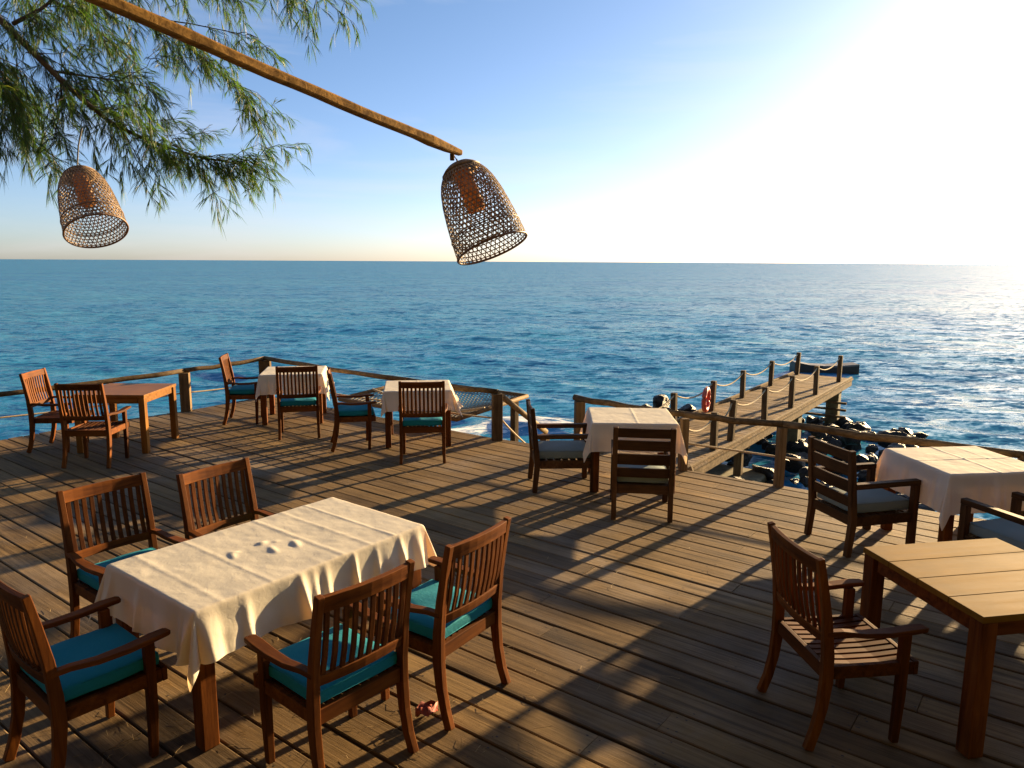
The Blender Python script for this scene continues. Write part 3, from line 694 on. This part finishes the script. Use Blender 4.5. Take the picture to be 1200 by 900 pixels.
me.polygons.add(len(q)); me.polygons.foreach_set('loop_start', np.arange(0, q.size, 4, dtype=np.int32)); me.polygons.foreach_set('loop_total', np.full(len(q), 4, np.int32))
me.update(calc_edges=True); me.validate(); me.polygons.foreach_set('use_smooth', np.ones(len(me.polygons), bool))
fa_ = me.attributes.new('foam', 'FLOAT', 'POINT'); fa_.data.foreach_set('value', foam.ravel().astype(np.float32))
me.materials.append(M['sea']); o = bpy.data.objects.new('sea', me); COL.objects.link(o); tag(o, kind='structure')
# shore: one sheet sloping below the water
gx, gy = 150, 110; xs = np.linspace(-60, 60, gx); ys = np.linspace(-40, 40, gy); GX, GY = np.meshgrid(xs, ys)
GD = GX*D.x+GY*D.y
GZ = -1.55-np.clip(np.maximum((GD-4)/9, np.maximum((-GX-6.0)/4, 0)*(GY > -2)), -.3, 3.0)*1.15+.10*np.sin(GX*1.7)*np.cos(GY*1.3)+.62*np.exp(-((GX-5.2)/3.2)**2-((GY-12.0)/2.6)**2)
mb = MB(); mb.v = [tuple(p) for p in np.stack([GX, GY, GZ], -1).reshape(-1, 3)]; mb.f = [(j*gx+i, j*gx+i+1, (j+1)*gx+i+1, (j+1)*gx+i) for j in range(gy-1) for i in range(gx-1)]
tag(mb.build('shore_ground', M['shore'], smooth=True), kind='structure')
# unseen dark slope, added behind the camera to cut the sky fill
gx, gy = 60, 24; xs = np.linspace(-60, 60, gx); ys = np.linspace(-34, -7.5, gy); GX, GY = np.meshgrid(xs, ys)
GZ = -1.2+19*np.clip((-GY-7.5)/9, 0, 1)**.8+np.array([[1.6*noise.noise(Vector((x*.25, y*.25, 0)))+.8*noise.noise(Vector((x*.7, y*.7, 4))) for x in xs] for y in ys])
mb = MB(); mb.v = [tuple(p) for p in np.stack([GX, GY, GZ], -1).reshape(-1, 3)]; mb.f = [(j*gx+i, j*gx+i+1, (j+1)*gx+i+1, (j+1)*gx+i) for j in range(gy-1) for i in range(gx-1)]
tag(mb.build('shade_hill', M['shadehill'], smooth=True), kind='structure')
# boulders
from mathutils import noise
def rock_mesh(seed):
    bm = bmesh.new(); bmesh.ops.create_icosphere(bm, subdivisions=4, radius=1); rs = random.Random(seed)
    off = Vector((rs.uniform(0, 50), rs.uniform(0, 50), 0)); sx, sy, sz = rs.uniform(.9, 1.35), rs.uniform(.8, 1.1), rs.uniform(.6, .85)
    cuts = [(Vector((rs.gauss(0, 1), rs.gauss(0, 1), rs.gauss(0, 1))).normalized(), rs.uniform(.48, .80)) for _ in range(16)]
    for v in bm.verts:
        p = v.co.copy()
        for nrm, dd in cuts:
            e = p.dot(nrm)-dd
            if e > 0: p -= nrm*e*.97
        p *= 1+.20*noise.noise(p*1.3+off)+.10*noise.noise(p*3.5+off)+.045*noise.noise(p*9+off)
        v.co = Vector((p.x*sx, p.y*sy, p.z*sz))
    me = bpy.data.meshes.new('boulder'); bm.to_mesh(me); bm.free(); me.materials.append(M['rock'])
    me.polygons.foreach_set('use_smooth', [True]*len(me.polygons)); return me
RM = [rock_mesh(s) for s in range(8)]
def rock(x, y, z, s, label, group=None, k=None):
    o = bpy.data.objects.new('boulder', RM[k if k is not None else random.randrange(8)]); COL.objects.link(o)
    o.location = (x, y, z); o.scale = (s*random.uniform(.85, 1.15), s*random.uniform(.85, 1.15), s*random.uniform(.8, 1.1)); o.rotation_euler = (random.uniform(-.4, .4), random.uniform(-.4, .4), random.uniform(0, 6.28))
    return tag(o, label, 'boulder', group)
GRB = 'wet boulders heaped beside and under the pier'
spots = []
rs = random.Random(5)
tries = 0
while len(spots) < 150 and tries < 6000:
    tries += 1
    px, py = rs.uniform(815, 1085), rs.uniform(488, 620)
    if px > 1000 and py < 505: continue
    if px < 900 and py < 545 and rs.random() < .4: continue
    z = rs.uniform(-2.25, -1.75); g = ground(px, py, z)
    s = rs.uniform(.13, .36)*(1.0 if py < 560 else .9)
    e = g.x*NN.x+g.y*NN.y; dd = g.x*D.x+g.y*D.y
    if any((g.x-a)**2+(g.y-b_)**2 < (.52*(s+c))**2 for a, b_, c in spots): continue
    if e < -6.6 or dd < 9.6: continue
    spots.append((g.x, g.y, s)); rock(g.x, g.y, z, s, 'dark wet boulder in the heap of rocks between the pier and the right hand railing', GRB)
for px, py, Y_, s in ((774, 473, 17.2, .29), (804, 480, 17.4, .25), (757, 478, 17.8, .22), (784, 485, 16.8, .27), (742, 482, 17.5, .22), (765, 486, 17.0, .3)):
    p = at(px, py, Y_); rock(p.x, p.y, p.z-s*.15, s, 'dark boulder beyond the left side of the pier, behind the middle cloth table', 'dark boulders left of the pier')
for i in range(10):
    p = at(730+i*8, 505, 17.0+rs.random()*1.5); rock(p.x, p.y, -2.0, .6, 'dark boulder beyond the left side of the pier, behind the middle cloth table', 'dark boulders left of the pier')
for i in range(14):
    t_ = i/13; p = ground(955+t_*130+rs.uniform(-6, 6), 497+t_*30+rs.uniform(-5, 4), -2.25); rock(p.x, p.y, -2.3, rs.uniform(.22, .42), 'low wet stone in the line of stones reaching out from the pier foot', 'line of stones at the water edge')
p = ground(640, 493, -2.25); o = rock(p.x, p.y, -2.38, .62, 'flat brown rock ledge awash in the foam beyond the stair handrail', None, 2); o.scale = (1.1, .4, .34); o.rotation_euler = (0, 0, 0)

# pontoon far out beyond the pier end
c = ground(972, 437, SEA); pn = thing('pontoon', (c.x, c.y+.6, SEA), R(-4), 'dark floating pontoon on the water beyond the pier end', 'pontoon')
vs = []; L_, wd = 2.75, .8
hb = MB(); secs = [(-1.0, .42), (-.9, .40), (-.5, .30), (0, .27), (.5, .30), (.96, .36), (1.0, .36)]
for u, h in secs:
    x = u*L_/2
    vs += [(x, -wd/2, -.15), (x, -wd/2, h), (x, wd/2, h), (x, wd/2, -.15)]
fs = [(0, 1, 2, 3), tuple((len(secs)-1)*4+i for i in (3, 2, 1, 0))]
for i in range(len(secs)-1):
    for j in range(4): fs.append((i*4+j, i*4+(j+1) % 4, i*4+4+(j+1) % 4, i*4+4+j))
hb.add(vs, fs); hb.build('hull', M['hull'], pn, .03)
MB().sweep([(-.2, -wd/2-.012, .24), (.5*L_/2, -wd/2-.012, .27), (.95*L_/2, -wd/2-.012, .33)], (.02, .07), Vector((0, 1, 0))).build('fender_band', M['hullband'], pn)

# ------------------------------------------------------------------ lamps
def basket(name, apex, mouth, rad, label, cord_to, group):
    ax = (mouth-apex); Lz = ax.length; t = thing(name, apex, 0, label, 'lamp', group)
    t.rotation_mode = 'QUATERNION'; t.rotation_quaternion = (-ax).to_track_quat('Z', 'Y')
    prof = [(0, .10), (.010, .26), (.03, .40), (.08, .54), (.15, .66), (.25, .76), (.40, .85), (.60, .92), (.8, .97), (1, 1)]
    def rz(u):
        for (a, ra), (b_, rb_) in zip(prof, prof[1:]):
            if u <= b_: return rad*(ra+(rb_-ra)*(u-a)/(b_-a))
        return rad
    def P(u, q, e=0): r_ = rz(u)+e; return Vector((r_*math.cos(q), r_*math.sin(q), -u*Lz))
    w_ = MB(); nst = 44
    for sgn in (1, -1):
        for i in range(nst):
            q0 = 2*math.pi*i/nst; path = []
            for k in range(25):
                u = (k/24)**1.15; path.append((u, q0+sgn*u*1.25))
            L0 = []; 
            for u, q in path:
                hw = .0026; dq = hw/max(rz(u), .03); L0 += [P(u, q-dq, .0012*sgn), P(u, q+dq, .0012*sgn), P(u, q+dq, .0012*sgn+.0012), P(u, q-dq, .0012*sgn+.0012)]
            fs = []
            for k in range(len(path)-1):
                for j in range(4): fs.append((k*4+j, k*4+(j+1) % 4, k*4+4+(j+1) % 4, k*4+4+j))
            w_.add(L0, fs)
    for k in range(20):
        u = .05+.92*k/19; hu = .0024/Lz
        vs_ = []; m_ = 40
        for j in range(m_):
            q = 2*math.pi*j/m_; wv = .0015*math.sin(j*math.pi)
            vs_ += [P(u-hu, q, -.001), P(u+hu, q, -.001), P(u+hu, q, .001), P(u-hu, q, .001)]
        fs = []
        for j in range(m_):
            o_ = ((j+1) % m_)*4
            for i in range(4): fs.append((j*4+i, j*4+(i+1) % 4, o_+(i+1) % 4, o_+i))
        w_.add(vs_, fs)
    w_.build('woven_shade', M['cane'], t)
    cp = MB(); cp.tube([P(0, 0)*0+Vector((0, 0, .012)), Vector((0, 0, .002)), Vector((0, 0, -.012)), Vector((0, 0, -.028))], [rad*.16, rad*.34, rad*.46, rad*.56], 24); cp.build('crown_cap', M['cane'], t, smooth=True)
    rm = MB(); rm.tube([P(1, q) for q in np.linspace(0, 2*math.pi, 49)], .0055, 7, False); rm.tube([P(.80, q, .002) for q in np.linspace(0, 2*math.pi, 49)], .003, 5, False); rm.build('rim', M['canelight'], t, smooth=True)
    tb = MB(); tb.tube([(0, 0, -.03), (0, 0, -.03-.46*Lz)], [.040, .045], 20); tb.build('inner_tube', M['amber'], t, smooth=True)
    inv = t.rotation_quaternion.inverted(); e = inv @ (cord_to-apex)
    cm = Vector((0, 0, .03)); MB().tube([Vector((0, 0, .005)), cm, cm.lerp(e, .5)+Vector((.004, 0, .01)), e], .0045, 6).build('cord', M['cord'], t, smooth=True)
    return t
GLP = 'woven basket lamps'
end = at(537, 181, 3.55)
apex = at(538, 194, 3.55); mouth = at(577, 291, 3.46)
basket('basket_lamp', apex, mouth, .168, 'large woven basket lamp swinging from the end of the long pole', end+Vector((-.02, 0, -.01)), GLP)
apex2 = at(92, 201, 4.35); mouth2 = at(113, 271, 4.20)
basket('basket_lamp', apex2, mouth2, .160, 'woven basket lamp hanging among the tree branches at the left', at(96, 150, 4.42), GLP)
pole = thing('lamp_pole', (0, 0, 0), 0, 'long weathered brown wooden pole reaching down from the top left corner', 'pole')
a0, a1 = at(-420, -232, 1.62), at(540, 180, 3.55); dv = a1-a0; pts = []; secs = []
for i in range(25):
    u = i/24; p = a0+dv*u+Vector((0, 0, .004*math.sin(u*7)+.0015*math.sin(u*31))); 
    pts.append(p); wob = 1+.04*math.sin(i*1.9)+.03*math.sin(i*4.1); secs.append((.041*wob*(1-.06*u), .038*(2-wob)*(1-.06*u)))
secs[-1] = (.026, .030); secs[-3] = (.043, .046)
o = MB().sweep(pts, secs, Vector((0, 0, 1))).build('pole', M['bambooX'], pole, .008)
MB().box((end.x-.028, end.y, end.z-.012), (.02, .02, .03)).build('hook', M['bambooX'], pole, .003)
MB().sweep([Vector((a0.x-.05, a0.y-.03, 0)), Vector((a0.x-.05, a0.y-.03, a0.z+.35))], (.12, .12)).build('support_post', M['postZ'], pole, .01)

# ------------------------------------------------------------------ casuarina tree
TX, TY = -5.2, 4.4
tree = thing('casuarina_tree', (TX, TY, 0), 0, 'feathery casuarina tree with drooping needle branches in the top left corner', 'tree')
TO = Vector((TX, TY, 0))
MB().tube([(0, 0, -1.6), (.02, 0, 0), (.05, .03, 1.5), (.12, 0, 3.2), (.10, .05, 5.5), (.2, .1, 8.5)], [.24, .20, .17, .15, .11, .03], 12).build('trunk', M['bark'], tree, smooth=True)
rt = random.Random(31)
limbs = MB(); nv, nf = [], []
def needle(p, d, L, wd):
    s_ = d.cross(Vector((rt.gauss(0, 1), rt.gauss(0, 1), rt.gauss(0, 1)))).normalized()*wd
    mid = p+d*L*.55; tip = p+d*L+Vector((0, 0, -L*.18))
    o_ = len(nv); nv.extend([tuple(p-s_*.6), tuple(p+s_*.6), tuple(mid+s_), tuple(mid-s_), tuple(tip)])
    nf.extend([(o_, o_+1, o_+2, o_+3), (o_+3, o_+2, o_+4)])
def twig(pts, r0, dens, nl=.15, thick=True):
    """needle tufts along a thin twig"""
    pts = [Vector(p) for p in pts]
    if thick: limbs.tube([p-TO for p in pts], [r0*(1-.75*i/(len(pts)-1)) for i in range(len(pts))], 5)
    tot = sum((b_-a).length for a, b_ in zip(pts, pts[1:]))
    n_ = max(2, int(tot*dens*.24))
    for i in range(n_):
        u = (i+rt.random())/n_*(len(pts)-1); k = min(int(u), len(pts)-2); f = u-k
        p = pts[k].lerp(pts[k+1], f); t = (pts[k+1]-pts[k]).normalized()
        d = (t*rt.uniform(.35, 1.0)+Vector((rt.gauss(0, .33), rt.gauss(0, .33), rt.gauss(-.45, .28)))).normalized()
        L = nl*rt.uniform(.55, 1.25); sp = rt.uniform(.09, .17)
        for _ in range(10):
            dd = (d+Vector((rt.gauss(0, sp), rt.gauss(0, sp), rt.gauss(-.05, sp)))).normalized()
            needle(p+d*L*rt.uniform(0, .45)-TO, dd, L*rt.uniform(.45, .85), .0015)
def drape(a, b_, n=6, droop=.06, jit=.02):
    a, b_ = Vector(a), Vector(b_); L = (b_-a).length
    return [a.lerp(b_, i/n)+Vector((rt.gauss(0, jit), rt.gauss(0, jit), rt.gauss(0, jit*.6)+droop*L*4*(i/n)*(1-i/n))) for i in range(n+1)]
DS = 1.13                                # the branches hang a little behind the lamps
def limb(pxs, r0, k=6):
    pts = [at(p[0]*.93-8, p[1]*.95-10, p[2]*DS) for p in pxs]; limbs.tube([p-TO for p in pts], [r0*(1-.8*i/(len(pts)-1)) for i in range(len(pts))], 7); return pts
def side_twigs(pts, count, L, dens, spread=1.0, dirn=None, nl=.15, u0=0):
    for i in range(count):
        u = (u0+(1-u0)*(i+rt.random())/count)*(len(pts)-1); k = min(int(u), len(pts)-2); p = pts[k].lerp(pts[k+1], u-k); t = (pts[k+1]-pts[k]).normalized()
        d = (t*.75+Vector((rt.gauss(.1, .45), rt.gauss(0, .55), rt.gauss(-.12, .40)))*spread).normalized()
        if dirn: d = (d+Vector(dirn)).normalized()
        LL = L*rt.uniform(.5, 1.25)
        tw = drape(p, p+d*LL, 5, .10); twig(tw, .0035, dens, nl)
        for _ in range(2):
            q = tw[rt.randrange(1, 5)]; d2 = (d+Vector((rt.gauss(0, .5), rt.gauss(0, .5), rt.gauss(-.5, .35)))).normalized()
            twig(drape(q, q+d2*LL*.45, 4, .06), .0022, dens, nl)
main = limb([(-150, -90, 4.45), (-60, -30, 4.4), (0, 27, 4.4), (45, 70, 4.42), (80, 104, 4.45), (118, 138, 4.5), (150, 163, 4.55), (200, 186, 4.65), (262, 205, 4.8), (322, 214, 4.95)], .028)
up1 = limb([(25, 40, 4.42), (60, 22, 4.4), (92, -2, 4.35), (150, -40, 4.3)], .014)
b2 = limb([(75, 98, 4.45), (120, 105, 4.6), (160, 110, 4.7), (205, 120, 4.85)], .009)
b3 = limb([(-60, -20, 4.6), (60, -12, 4.8), (160, 20, 5.0), (240, 62, 5.1), (290, 105, 5.2), (330, 140, 5.3)], .014)
b4 = limb([(60, -40, 5.0), (180, -20, 5.0), (260, -8, 5.0), (340, -14, 5.0), (412, 8, 5.0)], .012)
b5 = limb([(-80, 30, 4.5), (-20, 70, 4.5), (20, 110, 4.5), (40, 150, 4.55)], .012)
b6 = limb([(85, 108, 4.45), (86, 140, 4.45), (78, 175, 4.42), (70, 200, 4.4)], .006)
b7 = limb([(180, 30, 5.0), (250, 40, 5.0), (310, 52, 5.05), (335, 62, 5.05)], .006)
b8 = limb([(-90, -60, 5.6), (20, -20, 5.6), (110, 30, 5.6), (180, 90, 5.6)], .02)
b9 = limb([(-60, 20, 4.3), (-10, 60, 4.2), (10, 120, 4.2), (5, 165, 4.2)], .01)
side_twigs(main[2:], 26, .46, 120); side_twigs(main[5:], 12, .38, 120, dirn=(.15, 0, -.25)); side_twigs(main[7:], 9, .25, 120, dirn=(.5, 0, -.05))
side_twigs(up1, 14, .42, 110, dirn=(0, 0, -.3)); side_twigs(b2, 12, .34, 130, dirn=(.2, 0, -.3))
side_twigs(b3[1:], 24, .40, 120, dirn=(.25, 0, -.4)); side_twigs(b4, 20, .34, 110, dirn=(.15, 0, -.5)); side_twigs(b5, 20, .42, 130, dirn=(0, 0, -.5))
side_twigs(b6, 8, .26, 80, dirn=(0, 0, -.6)); side_twigs(b7, 8, .26, 110, dirn=(.2, 0, -.4)); side_twigs(b8, 26, .5, 110, dirn=(0, 0, -.3)); side_twigs(b9, 16, .36, 130, dirn=(0, 0, -.5))
for (x0, y0, x1, y1, Y_) in ((262, 205, 330, 215, 4.85), (200, 190, 210, 262, 4.7), (175, 180, 160, 238, 4.6), (150, 165, 205, 262, 4.65), (290, 105, 333, 142, 5.2), (230, 60, 262, 100, 5.1), (20, 110, 60, 195, 4.5), (5, 100, 35, 195, 4.45), (280, -8, 292, 28, 5.0), (350, -8, 352, 26, 5.0), (395, 0, 415, 22, 5.0), (70, 200, 66, 240, 4.38), (-5, 120, 6, 190, 4.2)):
    twig(drape(at(x0*.93-8, y0*.95-10, Y_*DS), at(x1*.93-8, y1*.95-10, Y_*DS), 6, .05), .003, 150)
limbs.build('branches', M['bark'], tree, smooth=True)
me = bpy.data.meshes.new('foliage'); me.from_pydata(nv, [], nf); me.materials.append(M['needles'])
o = bpy.data.objects.new('foliage', me); COL.objects.link(o); o.parent = tree
print('needles', len(nf)//2)

# ------------------------------------------------------------------ unseen roof, added to keep sky light off the near deck
rf = thing('shade_roof', (0, -2.6, 0), 0, 'unseen thatched roof on posts, added behind the viewpoint to block sky light', 'roof')
th = MB()
prof = [(4.6, 3.80), (0, 5.4), (-4.6, 3.7)]; vs = []
for x in (-9, 9):
    for y, z in prof: vs += [(x, y, z), (x, y, z+.22)]
th.add(vs, [(0, 2, 8, 6), (2, 4, 10, 8), (1, 7, 9, 3), (3, 9, 11, 5), (0, 6, 7, 1), (4, 5, 11, 10), (0, 1, 3, 2), (2, 3, 5, 4), (6, 8, 9, 7), (8, 10, 11, 9)])
th.build('roof', M['straw'], rf)
for x in (-8.5, 8.5):
    for y, z in ((-.5, 5.2), (-4.2, 3.8)): MB().box((x, y, z/2), (.2, .2, z)).build('post', M['postZ'], rf, .01)
# ------------------------------------------------------------------ litter on the deck
lt = MB(); rl = random.Random(3)
for i in range(200):
    if rl.random() < .6: px, py = rl.gauss(330, 230), rl.uniform(740, 905)
    else: px, py = rl.uniform(-50, 900), rl.uniform(600, 900)
    g = ground(px, py, .006); a = rl.uniform(0, 6.28); L = rl.uniform(.03, .11); bend = rl.uniform(-.6, .6)
    p1 = g+Vector((math.cos(a), math.sin(a), 0))*L*.5; p2 = p1+Vector((math.cos(a+bend), math.sin(a+bend), 0))*L*.5
    p1.z += rl.uniform(0, .008)
    lt.tube([g, p1, p2], .0009, 3, False)
tag(lt.build('fallen_needles', M['straw']), 'thin dry needles scattered over the deck boards', 'litter', kind='stuff')
lf = MB(); c = ground(500, 838)
k = 9
for i in range(k+1):
    for j in range(k+1):
        u, v = i/k-.5, j/k-.5; wq = .5*(1-abs(2*u)**1.6)
        lf.v.append((u*.13, v*wq*.17, .008+.022*abs(math.sin(u*7+v*5))+.02*math.sin(v*17)+.02*abs(v)))
lf.f = [(i*(k+1)+j, i*(k+1)+j+1, (i+1)*(k+1)+j+1, (i+1)*(k+1)+j) for i in range(k) for j in range(k)]
o = lf.build('dry_leaf', M['leafred'], smooth=True); o.location = (c.x, c.y, .008); o.rotation_euler = (0, 0, .5); tag(o, 'curled dry red leaf on the deck behind the foreground chair leg', 'leaf')
